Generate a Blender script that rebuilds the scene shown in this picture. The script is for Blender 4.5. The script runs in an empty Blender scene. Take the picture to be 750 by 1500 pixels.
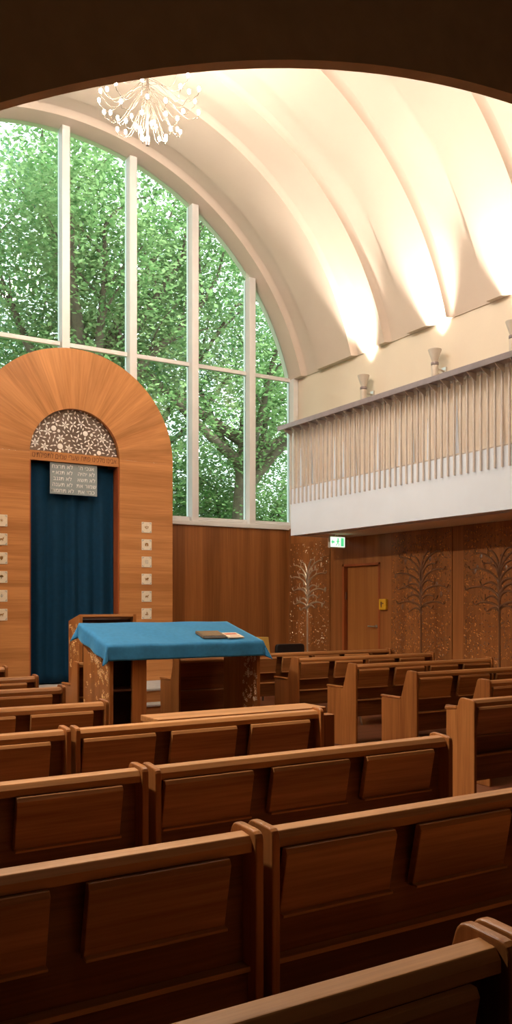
import bpy, math, random
import numpy as np
from mathutils import Vector, Matrix

random.seed(7)
PI = math.pi
scene = bpy.context.scene
COL = scene.collection

# ------------------------------------------------------------------ materials
def new_mat(name):
    m = bpy.data.materials.new(name)
    m.use_nodes = True
    nt = m.node_tree
    for n in list(nt.nodes):
        nt.nodes.remove(n)
    out = nt.nodes.new('ShaderNodeOutputMaterial')
    return m, nt, out


def N(nt, t, **kw):
    n = nt.nodes.new(t)
    for k, v in kw.items():
        setattr(n, k, v)
    return n


def principled(nt, out, rough=.5, metal=0., spec=.5):
    b = N(nt, 'ShaderNodeBsdfPrincipled')
    b.inputs['Roughness'].default_value = rough
    b.inputs['Metallic'].default_value = metal
    b.inputs['Specular IOR Level'].default_value = spec
    nt.links.new(b.outputs[0], out.inputs[0])
    return b


def plain(name, col, rough=.5, metal=0., spec=.5, var=.06, vscale=6., bump=0.):
    """One colour with a faint procedural mottling."""
    m, nt, out = new_mat(name)
    b = principled(nt, out, rough, metal, spec)
    tc = N(nt, 'ShaderNodeTexCoord')
    nz = N(nt, 'ShaderNodeTexNoise')
    nz.inputs['Scale'].default_value = vscale
    nz.inputs['Detail'].default_value = 3
    nt.links.new(tc.outputs['Object'], nz.inputs['Vector'])
    r = N(nt, 'ShaderNodeValToRGB')
    r.color_ramp.elements[0].position = .3
    r.color_ramp.elements[1].position = .7
    r.color_ramp.elements[0].color = tuple(c * (1 - var) for c in col) + (1,)
    r.color_ramp.elements[1].color = tuple(min(1, c * (1 + var)) for c in col) + (1,)
    nt.links.new(nz.outputs[0], r.inputs[0])
    nt.links.new(r.outputs[0], b.inputs['Base Color'])
    if bump:
        bp = N(nt, 'ShaderNodeBump')
        bp.inputs['Strength'].default_value = bump
        bp.inputs['Distance'].default_value = .01
        nt.links.new(nz.outputs[0], bp.inputs['Height'])
        nt.links.new(bp.outputs[0], b.inputs['Normal'])
    return m


def wood(name, light, dark, axis='X', rough=.38, broad=7., fine=70., stretch=.06, uv=False, spec=.28, contrast=.17, planks=None, pmin=.80, pmax=1.14):
    """Veneer with its grain along one axis of the object (or along V of the UV map)."""
    m, nt, out = new_mat(name)
    b = principled(nt, out, rough, 0, spec)
    tc = N(nt, 'ShaderNodeTexCoord')
    oi = N(nt, 'ShaderNodeObjectInfo')
    mul = N(nt, 'ShaderNodeVectorMath', operation='SCALE')
    comb = N(nt, 'ShaderNodeCombineXYZ')
    for i in range(3):
        nt.links.new(oi.outputs['Random'], comb.inputs[i])
    nt.links.new(comb.outputs[0], mul.inputs[0])
    mul.inputs['Scale'].default_value = 17.0
    add = N(nt, 'ShaderNodeVectorMath', operation='ADD')
    nt.links.new(tc.outputs['UV' if uv else 'Object'], add.inputs[0])
    nt.links.new(mul.outputs[0], add.inputs[1])
    k = 1 if uv else 'XYZ'.index(axis)

    def layer(sc, st, det):
        mp = N(nt, 'ShaderNodeMapping')
        s = [sc] * 3
        s[k] = sc * st
        mp.inputs['Scale'].default_value = s
        nt.links.new(add.outputs[0], mp.inputs['Vector'])
        nz = N(nt, 'ShaderNodeTexNoise')
        nz.inputs['Scale'].default_value = 1.0
        nz.inputs['Detail'].default_value = det
        nz.inputs['Roughness'].default_value = .62
        nt.links.new(mp.outputs[0], nz.inputs['Vector'])
        return nz
    a = layer(broad, stretch, 5)
    c = layer(fine, stretch * .5, 2)
    mx = N(nt, 'ShaderNodeMath', operation='MULTIPLY_ADD')
    nt.links.new(c.outputs[0], mx.inputs[0])
    mx.inputs[1].default_value = .45
    nt.links.new(a.outputs[0], mx.inputs[2])
    ramp = N(nt, 'ShaderNodeValToRGB')
    e = ramp.color_ramp.elements
    e[0].position = .72 - contrast
    e[1].position = .72 + contrast
    e[0].color = dark + (1,)
    e[1].color = light + (1,)
    nt.links.new(mx.outputs[0], ramp.inputs[0])
    col = ramp.outputs[0]
    if planks:
        # veneer leaves of slightly different tone, PLANKS = (axis, width)
        sep = N(nt, 'ShaderNodeSeparateXYZ')
        nt.links.new(tc.outputs['UV' if uv else 'Object'], sep.inputs[0])
        dv = N(nt, 'ShaderNodeMath', operation='DIVIDE')
        nt.links.new(sep.outputs['XYZ'.index(planks[0])], dv.inputs[0])
        dv.inputs[1].default_value = planks[1]
        fl = N(nt, 'ShaderNodeMath', operation='FLOOR')
        nt.links.new(dv.outputs[0], fl.inputs[0])
        wn = N(nt, 'ShaderNodeTexWhiteNoise', noise_dimensions='1D')
        nt.links.new(fl.outputs[0], wn.inputs['W'])
        mr = N(nt, 'ShaderNodeMapRange')
        mr.inputs['To Min'].default_value = pmin
        mr.inputs['To Max'].default_value = pmax
        nt.links.new(wn.outputs[0], mr.inputs[0])
        sm = N(nt, 'ShaderNodeVectorMath', operation='SCALE')
        nt.links.new(col, sm.inputs[0])
        nt.links.new(mr.outputs[0], sm.inputs['Scale'])
        col = sm.outputs[0]
    nt.links.new(col, b.inputs['Base Color'])
    bp = N(nt, 'ShaderNodeBump')
    bp.inputs['Strength'].default_value = .06
    bp.inputs['Distance'].default_value = .004
    nt.links.new(mx.outputs[0], bp.inputs['Height'])
    nt.links.new(bp.outputs[0], b.inputs['Normal'])
    return m


def emit(name, col, strength):
    m, nt, out = new_mat(name)
    e = N(nt, 'ShaderNodeEmission')
    e.inputs[0].default_value = col + (1,)
    e.inputs[1].default_value = strength
    nt.links.new(e.outputs[0], out.inputs[0])
    return m


def glass(name, tint, ior=1.45, rough=0.):
    m, nt, out = new_mat(name)
    t = N(nt, 'ShaderNodeBsdfTransparent')
    t.inputs[0].default_value = tint + (1,)
    g = N(nt, 'ShaderNodeBsdfGlossy')
    g.inputs['Roughness'].default_value = rough
    f = N(nt, 'ShaderNodeFresnel')
    f.inputs[0].default_value = ior
    mx = N(nt, 'ShaderNodeMixShader')
    nt.links.new(f.outputs[0], mx.inputs[0])
    nt.links.new(t.outputs[0], mx.inputs[1])
    nt.links.new(g.outputs[0], mx.inputs[2])
    nt.links.new(mx.outputs[0], out.inputs[0])
    return m


def cloth_mat(name, col, sheen=.6, rough=.8, sheen_tint=(.5, .8, 1.), nscale=30.):
    m = plain(name, col, rough, 0, .2, .10, nscale, .05)
    b = [n for n in m.node_tree.nodes if n.type == 'BSDF_PRINCIPLED'][0]
    b.inputs['Sheen Weight'].default_value = sheen
    b.inputs['Sheen Roughness'].default_value = .4
    b.inputs['Sheen Tint'].default_value = sheen_tint + (1,)
    return m


def leaf_mat(name, c1, c2, trans=.5):
    m, nt, out = new_mat(name)
    d = N(nt, 'ShaderNodeBsdfDiffuse')
    t = N(nt, 'ShaderNodeBsdfTranslucent')
    tc = N(nt, 'ShaderNodeTexCoord')
    nz = N(nt, 'ShaderNodeTexNoise')
    nz.inputs['Scale'].default_value = 1.3
    nz.inputs['Detail'].default_value = 6
    nt.links.new(tc.outputs['Object'], nz.inputs['Vector'])
    r = N(nt, 'ShaderNodeValToRGB')
    r.color_ramp.elements[0].position = .38
    r.color_ramp.elements[1].position = .62
    r.color_ramp.elements[0].color = c1 + (1,)
    r.color_ramp.elements[1].color = c2 + (1,)
    nt.links.new(nz.outputs[0], r.inputs[0])
    nt.links.new(r.outputs[0], d.inputs[0])
    nt.links.new(r.outputs[0], t.inputs[0])
    mx = N(nt, 'ShaderNodeMixShader')
    mx.inputs[0].default_value = trans
    nt.links.new(d.outputs[0], mx.inputs[1])
    nt.links.new(t.outputs[0], mx.inputs[2])
    nt.links.new(mx.outputs[0], out.inputs[0])
    return m


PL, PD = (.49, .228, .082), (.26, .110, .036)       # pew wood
AL, AD = (.58, .265, .095), (.38, .160, .052)       # ark wood
WL, WD = (.36, .142, .044), (.21, .076, .021)       # wall wood
M = {
    'pew_x': wood('pew wood along', PL, PD, 'X'),
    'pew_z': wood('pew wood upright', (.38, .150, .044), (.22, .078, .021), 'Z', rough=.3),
    'pew_shaded': wood('pew wood shaded', (.25, .095, .030), (.12, .042, .013), 'X'),  # shade on the pew backs, put into a darker copy of the wood
    'ark_x': wood('ark veneer level', AL, AD, 'X', broad=6, stretch=.05),
    'ark_radial': wood('ark veneer radial', AL, AD, uv=True, broad=5, fine=40, stretch=.10, planks=('X', .13), pmin=.90, pmax=1.06),
    'ark_z': wood('ark veneer upright', (.36, .10, .03), (.24, .06, .02), 'Z'),
    'wall_wood': wood('wall veneer', WL, WD, 'Z', broad=5, stretch=.035, contrast=.2, planks=('X', .31)),
    'wall_wood_y': wood('side wall veneer', WL, WD, 'Z', broad=5, stretch=.035, contrast=.2, planks=('Y', .31)),
    'door_wood': wood('door veneer', (.40, .165, .045), (.28, .105, .028), 'Z', broad=6, stretch=.03),
    'floor': wood('parquet', (.21, .085, .045), (.12, .045, .025), 'X', rough=.3, broad=9, planks=('Y', .11)),
    'relief_wood': plain('relief wood', (.56, .245, .080), .22, 0, .6, .15, 9),
    'relief_light': plain('relief light', (.72, .45, .20), .25, 0, .6, .12, 9),
    'relief_dark': plain('relief dark', (.16, .070, .030), .35, 0, .5, .15, 9),
    'relief_metal': plain('relief metal', (.75, .66, .52), .3, .75, .5, .1, 9),
    'dark_wood': wood('dark wood', (.075, .032, .02), (.04, .016, .010), 'X'),
    'vault': plain('vault plaster', (.62, .545, .48), .85, 0, .2, .02, 2),
    'plaster': plain('wall plaster', (.74, .68, .58), .85, 0, .2, .02, 2),
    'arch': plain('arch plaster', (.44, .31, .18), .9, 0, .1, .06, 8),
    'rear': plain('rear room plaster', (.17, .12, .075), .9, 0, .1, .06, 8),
    'white': plain('white paint', (.70, .80, .93), .45, 0, .4, .02, 3),
    'frame': plain('window frame paint', (.76, .78, .80), .4, 0, .4, .02, 3),
    'glass': glass('window glass', (.91, .97, .945), 1.3),
    'steel': plain('baluster steel', (.60, .56, .53), .4, .0, .5, .08, 9),
    'handrail': plain('handrail board', (.22, .185, .195), .3, 0, .6, .12, 9),
    'lamp_grey': plain('lamp grey', (.52, .48, .43), .45, .1, .5, .05, 9),
    'cream_cloth': cloth_mat('gallery cloth', (.80, .72, .60), .1, .9, (1, .95, .9), 14),
    'sheer': leaf_mat('gallery sheer cloth', (.86, .80, .72), (.90, .85, .77), .25),
    'curtain': cloth_mat('ark curtain velvet', (.0005, .030, .074), .03, .8, (.1, .55, .75), 18),
    'cover': cloth_mat('table velvet', (.030, .185, .40), .5, .8, (.3, .75, 1.), 22),
    'brass': plain('chandelier metal', (.10, .08, .06), .4, .0, .5, .04, 9),
    'bulb': emit('bulb glow', (1., .84, .68), 430.),
    'tile': plain('tile ceramic', (.78, .70, .56), .35, 0, .5, .06, 30),
    'tile_gold': plain('tile gold figure', (.36, .17, .03), .4, .3, .5, .2, 60),
    'tile_grey': plain('tile grey figure', (.45, .43, .38), .4, 0, .5, .2, 60),
    'plaque': plain('plaque glass', (.27, .33, .36), .3, .0, .5, .06, 12),
    'plaque_text': plain('plaque lettering', (.90, .92, .92), .4, 0, .5, .05, 20),
    'carved_text': plain('carved lettering', (.13, .045, .02), .6, 0, .3, .1, 20),
    'lace': plain('white fretwork', (.97, .96, .95), .4, 0, .4, .04, 20),
    'lunette': plain('lunette panel', (.15, .115, .10), .10, 0, .7, .35, 2.2),
    'step': plain('step carpet', (.42, .42, .42), .9, 0, .2, .08, 20),
    'black': plain('black leather', (.012, .012, .014), .35, 0, .5, .1, 20),
    'chrome': plain('brushed metal', (.60, .58, .55), .3, .9, .5, .05, 20),
    'yellow': plain('yellow box', (.70, .40, .02), .4, 0, .5, .05, 20),
    'yellow_book': plain('yellow cover', (.62, .40, .10), .6, 0, .4, .08, 20),
    'brown_book': plain('brown cover', (.20, .13, .07), .5, 0, .4, .15, 40),
    'paper': plain('paper', (.78, .68, .52), .8, 0, .3, .05, 30),
    'red_print': plain('red print', (.45, .14, .10), .7, 0, .3, .1, 30),
    'sign_white': emit('sign white', (.80, 1., .74), 1.3),
    'sign_green': emit('sign green', (.10, .62, .25), 1.0),
    'sign_case': plain('sign case', (.70, .72, .66), .4, 0, .5, .03, 20),
    'bark': plain('bark', (.13, .10, .075), .9, 0, .2, .3, 5, .4),
    'leaf_a': leaf_mat('leaf green', (.13, .26, .095), (.34, .48, .23)),
    'leaf_b': leaf_mat('leaf blue green', (.12, .26, .15), (.30, .46, .29)),
    'lawn': plain('lawn', (.10, .22, .05), .9, 0, .2, .3, 3),
}

# ------------------------------------------------------------------ mesh helper
class MB:
    def __init__(self):
        self.v, self.f, self.uv = [], [], None

    def add(self, vs, fs):
        o = len(self.v)
        self.v += [tuple(p) for p in vs]
        self.f += [tuple(i + o for i in f) for f in fs]
        return self

    def box(self, x0, x1, y0, y1, z0, z1):
        vs = [(x, y, z) for x in (x0, x1) for y in (y0, y1) for z in (z0, z1)]
        return self.add(vs, [(0, 1, 3, 2), (4, 6, 7, 5), (0, 4, 5, 1), (2, 3, 7, 6), (0, 2, 6, 4), (1, 5, 7, 3)])

    def prism(self, poly, axis, a, b):
        """Extrude a 2-D polygon along an axis: X takes (y, z), Y takes (x, z), Z takes (x, y)."""
        def P(p, t):
            return {'X': (t, p[0], p[1]), 'Y': (p[0], t, p[1]), 'Z': (p[0], p[1], t)}[axis]
        n = len(poly)
        vs = [P(p, a) for p in poly] + [P(p, b) for p in poly]
        fs = [tuple(range(n))[::-1], tuple(range(n, 2 * n))]
        fs += [(i, (i + 1) % n, n + (i + 1) % n, n + i) for i in range(n)]
        return self.add(vs, fs)

    def tube(self, pts, r, seg=6, caps=True):
        pts = [Vector(p) for p in pts]
        rs = r if isinstance(r, (list, tuple)) else [r] * len(pts)
        vs, fs = [], []
        prev = None
        for i, p in enumerate(pts):
            d = (pts[min(i + 1, len(pts) - 1)] - pts[max(i - 1, 0)]).normalized()
            if prev is None:
                u = d.orthogonal().normalized()
            else:
                u = (prev - d * prev.dot(d))
                u = u.normalized() if u.length > 1e-6 else d.orthogonal().normalized()
            prev = u
            w = d.cross(u)
            for k in range(seg):
                a = 2 * PI * k / seg
                vs.append(p + (u * math.cos(a) + w * math.sin(a)) * rs[i])
        for i in range(len(pts) - 1):
            for k in range(seg):
                k2 = (k + 1) % seg
                fs.append((i * seg + k, i * seg + k2, (i + 1) * seg + k2, (i + 1) * seg + k))
        if caps:
            fs.append(tuple(range(seg))[::-1])
            fs.append(tuple((len(pts) - 1) * seg + k for k in range(seg)))
        return self.add(vs, fs)

    def lathe(self, prof, c=(0, 0, 0), seg=20):
        """prof: (r, z) from bottom to top, closed with caps."""
        vs, fs = [], []
        for r, z in prof:
            for k in range(seg):
                a = 2 * PI * k / seg
                vs.append((c[0] + r * math.cos(a), c[1] + r * math.sin(a), c[2] + z))
        for i in range(len(prof) - 1):
            for k in range(seg):
                k2 = (k + 1) % seg
                fs.append((i * seg + k, i * seg + k2, (i + 1) * seg + k2, (i + 1) * seg + k))
        fs.append(tuple(range(seg))[::-1])
        fs.append(tuple((len(prof) - 1) * seg + k for k in range(seg)))
        return self.add(vs, fs)

    def ball(self, c, rx, ry=None, rz=None, seg=10, rings=7):
        ry = ry or rx
        rz = rz or rx
        vs, fs = [], []
        for i in range(rings + 1):
            t = PI * (i / rings) * .998 + .001 * PI
            for k in range(seg):
                a = 2 * PI * k / seg
                vs.append((c[0] + rx * math.sin(t) * math.cos(a), c[1] + ry * math.sin(t) * math.sin(a), c[2] - rz * math.cos(t)))
        for i in range(rings):
            for k in range(seg):
                k2 = (k + 1) % seg
                fs.append((i * seg + k, i * seg + k2, (i + 1) * seg + k2, (i + 1) * seg + k))
        fs.append(tuple(range(seg))[::-1])
        fs.append(tuple(rings * seg + k for k in range(seg)))
        return self.add(vs, fs)

    def build(self, name, mat, parent=None, bevel=0., smooth=None, seg=2):
        me = bpy.data.meshes.new(name)
        me.from_pydata(self.v, [], self.f)
        me.materials.append(mat)
        if self.uv is not None:
            l = me.uv_layers.new(name='UVMap')
            for lp in me.loops:
                l.data[lp.index].uv = self.uv[lp.vertex_index]
        me.update()
        bmfix(me)
        if smooth:
            me.polygons.foreach_set('use_smooth', [True] * len(me.polygons))
            me.set_sharp_from_angle(angle=math.radians(smooth))
        o = bpy.data.objects.new(name, me)
        COL.objects.link(o)
        if parent is not None:
            o.parent = parent
        if bevel:
            b = o.modifiers.new('edge', 'BEVEL')
            b.width = bevel
            b.segments = seg
            b.limit_method = 'ANGLE'
            b.angle_limit = math.radians(40)
        return o


def bmfix(me):
    import bmesh
    bm = bmesh.new()
    bm.from_mesh(me)
    bmesh.ops.recalc_face_normals(bm, faces=bm.faces)
    bm.to_mesh(me)
    bm.free()


def tag(o, label=None, cat=None, group=None, kind=None):
    if label:
        o['label'] = label
    if cat:
        o['category'] = cat
    if group:
        o['group'] = group
    if kind:
        o['kind'] = kind
    return o


def empty(name, loc=(0, 0, 0), rz=0.):
    o = bpy.data.objects.new(name, None)
    o.location = loc
    o.rotation_euler = (0, 0, rz)
    o.empty_display_size = .2
    COL.objects.link(o)
    return o


def struct(o, label, cat):
    return tag(o, label, cat, None, 'structure')


# ------------------------------------------------------------------ camera
FPX, CXPX, HORIZON, EYE, YAW = 1256., 375., 883., 1.5, math.radians(31.18)
cam = bpy.data.cameras.new('camera')
cam.sensor_fit = 'HORIZONTAL'
cam.sensor_width = 36.
cam.lens = FPX / 750. * 36.
cam.shift_x = 0.
cam.shift_y = (HORIZON - 750.) / 750.
cam.clip_start = .05
cam.clip_end = 300
co = bpy.data.objects.new('camera', cam)
co.location = (0, 0, EYE)
co.rotation_euler = (PI / 2, 0, -YAW)
COL.objects.link(co)
scene.camera = co

# ------------------------------------------------------------------ room shell
AX, VZ, VR, SPRING = 3.95, 4.22, 4.08, 5.22           # vault axis, centre height, radius, springing
YF, YN = 11.85, 3.2                                   # front wall, near arch wall

o = MB().box(-1.6, 8.2, -1.6, 12.2, -.2, 0).build('floor', M['floor'])
struct(o, 'dark reddish brown wooden floor glimpsed beneath the pews', 'floor')

# vault: a stepped barrel, profile (Y, extra radius) with a curved far side to every recess
prof = [(12.10, 0), (11.64, 0)]
def recess(y0, y1, d=.075):
    pts = []
    w = min(.09, (y0 - y1) * .4)
    for i in range(7):
        t = i / 6
        pts.append((y0 - w * t, d * math.sin(t * PI / 2) ** .8))
    pts += [(y1 + .004, d), (y1, 0.)]
    return pts
for y0, y1 in ((11.64, 11.18), (10.30, 9.85), (9.52, 9.05), (8.28, 7.58), (6.80, 6.10), (5.35, 4.65)):
    prof += recess(y0, y1)
prof.append((YN - .02, 0))
vb = MB()
ang0 = math.asin((SPRING - VZ) / VR)
NA = 96
vs, fs = [], []
for (y, e) in prof:
    r = VR + e
    a0 = math.asin((SPRING - VZ) / r)
    row = [(AX + 4.16, y, SPRING)] + [(AX + r * math.cos(a0 + (PI - 2 * a0) * k / NA), y, VZ + r * math.sin(a0 + (PI - 2 * a0) * k / NA)) for k in range(NA + 1)] + [(AX - 4.16, y, SPRING)]
    vs += row
W = NA + 3
for i in range(len(prof) - 1):
    for k in range(W - 1):
        fs.append((i * W + k, i * W + k + 1, (i + 1) * W + k + 1, (i + 1) * W + k))
vb.add(vs, fs)
o = vb.build('ceiling', M['vault'], smooth=14)
struct(o, 'cream barrel vaulted ceiling with shallow stepped ribs', 'ceiling')

# upper and lower side walls
rw = empty('wall_right')
struct(rw, 'right side wall of brown wood panelling beneath the balcony', 'wall')
o = MB().box(8.0, 8.12, YN, 12.1, 2.72, SPRING + .02).build('wall_right_upper', M['plaster'])
struct(o, 'cream plaster wall behind the balcony, under the vault', 'wall')
mb = MB()   # panelled wall with the door opening
mb.box(7.8, 8.12, 10.38, 12.1, 0, 2.72)
mb.box(7.8, 8.12, YN, 9.49, 0, 2.72)
mb.box(7.8, 8.12, 9.49, 10.38, 2.075, 2.72)
mb.box(7.96, 8.12, 9.49, 10.38, 0, 2.075)
mb.build('wood_panelling', M['wall_wood_y'], rw)
lw = MB().box(-.15, 0, YN, 12.1, 0, SPRING + .02).build('wall_left', M['plaster'])
struct(lw, 'left side wall of cream plaster', 'wall')

# front wall panelling and window
wf = empty('wall_front')
struct(wf, 'front wall with reddish wood panelling below the great window', 'wall')
MB().box(0, 7.8, YF, YF + .22, 0, 2.70).build('wood_panelling', M['wall_wood'], wf)

def arc_z(x, r=VR):
    return VZ + math.sqrt(max(0, r * r - (x - AX) ** 2))

win = empty('window_1')
struct(win, 'great arched window of tall panes looking out on trees', 'window')
MB().box(0, 7.995, YF - .03, 12.10, 2.70, 2.765).build('window_sill', M['frame'], win, .006)
mull = [4.01 + 1.033 * k for k in range(-3, 4)]
for x in mull:
    zt = arc_z(x) + .03
    MB().box(x - .057, x + .057, YF + .0, YF + .20, 2.765, min(zt, arc_z(x + .057), arc_z(x - .057)) + .01).build('mullion', M['frame'], win, .004)
edges = [.0 + .01] + mull + [7.99]
for i in range(len(edges) - 1):
    a = edges[i] + (.057 if i else 0)
    b = edges[i + 1] - (.057 if i < len(edges) - 2 else 0)
    last = i == len(edges) - 2 or i == 0
    if last:
        a2, b2 = (a, 7.90) if i else (AX - (7.90 - AX), b)
        MB().box(7.90 if i else a, b if i else AX - (7.90 - AX), YF, YF + .20, 2.765, SPRING).build('jamb', M['frame'], win)
    else:
        a2, b2 = a, b
    MB().box(a2, b2, YF + .10, YF + .17, 5.18, 5.242).build('transom', M['frame'], win, .004)
    MB().box(a2, b2, YF + .09, YF + .17, 2.765, 2.84).build('bottom_rail', M['frame'], win, .004)
    MB().box(a2, b2, YF + .135, YF + .145, 2.84, 5.18).build('pane', M['glass'], win)
    pts = [(a2, 5.242), (b2, 5.242)]
    for t in range(13):
        x = b2 + (a2 - b2) * t / 12
        pts.append((x, max(arc_z(x) + .02, 5.243)))
    MB().prism(pts, 'Y', YF + .135, YF + .145).build('pane', M['glass'], win)
# small latch bars lying on the sill
MB().tube([(6.10, YF + .03, 2.79), (6.3, YF + .02, 2.785), (6.75, YF + .03, 2.785), (6.95, YF + .05, 2.80)], .012, 6).build('opening_bar', M['frame'], win)
MB().tube([(7.15, YF + .03, 2.79), (7.4, YF + .02, 2.785), (7.85, YF + .03, 2.785)], .012, 6).build('opening_bar', M['frame'], win)

# near arched wall under which the photographer stands
NR, NZ = 6.14, -1.97
def near_z(x):
    return NZ + math.sqrt(NR * NR - (x - AX) ** 2)
poly = [(-1.6, 0), (0.0, 0)]
for t in range(61):
    x = 0.0 + 7.9 * t / 60
    poly.append((x, near_z(x)))
poly += [(7.9, 0), (8.2, 0), (8.2, 8.6), (-1.6, 8.6)]
nb = MB()
# as strips so that the concave outline stays clean
def strip(xa, za, xb, zb):
    y0, y1 = YN - .07, YN
    nb.add([(xa, y0, za), (xb, y0, zb), (xb, y0, 8.6), (xa, y0, 8.6), (xa, y1, za), (xb, y1, zb), (xb, y1, 8.6), (xa, y1, 8.6)],
           [(0, 1, 2, 3), (5, 4, 7, 6), (0, 4, 5, 1), (3, 2, 6, 7)])
strip(-1.6, 0, 0, 0)
for t in range(60):
    xa, xb = 7.9 * t / 60, 7.9 * (t + 1) / 60
    strip(xa, near_z(xa), xb, near_z(xb))
strip(7.9, 0, 8.2, 0)
nb.add([(0, YN - .07, 0), (0, YN, 0), (0, YN, near_z(0)), (0, YN - .07, near_z(0)), (7.9, YN - .07, 0), (7.9, YN, 0), (7.9, YN, near_z(7.9)), (7.9, YN - .07, near_z(7.9))],
       [(0, 1, 2, 3), (4, 7, 6, 5)])
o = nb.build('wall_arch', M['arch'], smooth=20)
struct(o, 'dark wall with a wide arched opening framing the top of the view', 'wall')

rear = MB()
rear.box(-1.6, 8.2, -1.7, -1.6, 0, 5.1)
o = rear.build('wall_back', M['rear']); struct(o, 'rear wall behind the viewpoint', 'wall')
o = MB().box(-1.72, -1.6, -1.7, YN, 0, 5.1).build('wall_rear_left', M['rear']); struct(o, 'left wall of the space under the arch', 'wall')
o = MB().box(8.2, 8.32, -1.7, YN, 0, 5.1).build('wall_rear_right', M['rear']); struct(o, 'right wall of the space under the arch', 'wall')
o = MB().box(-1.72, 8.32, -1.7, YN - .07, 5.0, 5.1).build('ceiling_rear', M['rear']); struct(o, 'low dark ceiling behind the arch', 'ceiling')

rl = empty('rear_fill_lamp', (1.6, -.7, 4.8))  # fill lamp added out of view to lift the arch wall and pew backs
tag(rl, 'round fill lamp added behind the camera, outside the picture', 'lamp')
MB().lathe([(.05, .20), (.06, .12), (.16, .10), (.17, .08), (.17, .02), (.12, -.01)], (0, 0, 0), 20).build('housing', M['lamp_grey'], rl, smooth=40)
MB().lathe([(.115, -.016), (.125, -.011)], (0, 0, 0), 20).build('diffuser', M['paper'], rl)
l = bpy.data.lights.new('rear_fill_light', 'POINT')
l.energy = 11.5
l.color = (1., .74, .48)
l.shadow_soft_size = .12
lo = bpy.data.objects.new('rear_fill_light', l)
lo.location = (0, 0, -.16)
lo.parent = rl
COL.objects.link(lo)

# door in the side wall
door = empty('door_1', (7.8, 9.93, 0))
struct(door, 'plain wooden door in the panelled side wall with lever handle', 'door')
MB().box(.05, .09, -.44, .38, .005, 2.04).build('door_leaf', M['door_wood'], door, .003)
fr = MB()
fr.box(-.006, .14, .40, .45, 0, 2.075); fr.box(-.006, .14, -.44, -.40, 0, 2.075); fr.box(-.006, .14, -.44, .45, 2.04, 2.075)
fr.build('door_frame', M['ark_z'], door, .003)
h = MB()
h.lathe([(.024, 0), (.024, .008)], (0, 0, 0), 14)
h.v = [(p[2] * -1 + .05, p[1] - .30, p[0] + 1.16) for p in h.v]
h.tube([(.05, -.30, 1.16), (-.005, -.30, 1.16), (-.012, -.29, 1.16), (-.012, -.18, 1.162)], .010, 8)
h.build('door_handle', M['chrome'], door, smooth=40)
for z in (.22, 1.55):
    MB().tube([(.03, .395, z), (.03, .395, z + .11)], .011, 8).build('hinge', M['relief_dark'], door, smooth=40)

# ------------------------------------------------------------------ relief carvings
def leaf(mb, u, v, a, ln, wd, T, hgt=.006):
    """A pointed raised leaf in plane coordinates (u, v); T maps (u, v, w) to the world."""
    c, s = math.cos(a), math.sin(a)
    def P(x, y, w):
        return T(u + x * c - y * s, v + x * s + y * c, w)
    vs = [P(-ln / 2, 0, 0), P(0, -wd / 2, 0), P(ln / 2, 0, 0), P(0, wd / 2, 0), P(0, 0, hgt)]
    mb.add(vs, [(0, 1, 4), (1, 2, 4), (2, 3, 4), (3, 0, 4), (3, 2, 1, 0)])


def ribbon(mb, pts, w0, w1, T, hgt=.008):
    n = len(pts)
    vs, fs = [], []
    for i, (u, v) in enumerate(pts):
        p, q = pts[max(i - 1, 0)], pts[min(i + 1, n - 1)]
        d = Vector((q[0] - p[0], q[1] - p[1])).normalized()
        nx, ny = -d.y, d.x
        w = (w0 + (w1 - w0) * i / (n - 1)) / 2
        vs += [T(u + nx * w, v + ny * w, 0), T(u + nx * w * .5, v + ny * w * .5, hgt), T(u - nx * w * .5, v - ny * w * .5, hgt), T(u - nx * w, v - ny * w, 0)]
    for i in range(n - 1):
        for k in range(4):
            k2 = (k + 1) % 4
            fs.append((i * 4 + k, i * 4 + k2, i * 4 + 4 + k2, i * 4 + 4 + k))
    fs += [(0, 1, 2, 3), tuple((n - 1) * 4 + k for k in (3, 2, 1, 0))]
    mb.add(vs, fs)


def oval(mb, u, v, ru, rv, T, hgt=.008, n=12):
    vs = [T(u + ru * math.cos(2 * PI * k / n), v + rv * math.sin(2 * PI * k / n), 0) for k in range(n)] + [T(u, v, hgt)]
    mb.add(vs, [(k, (k + 1) % n, n) for k in range(n)] + [tuple(range(n))[::-1]])


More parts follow.
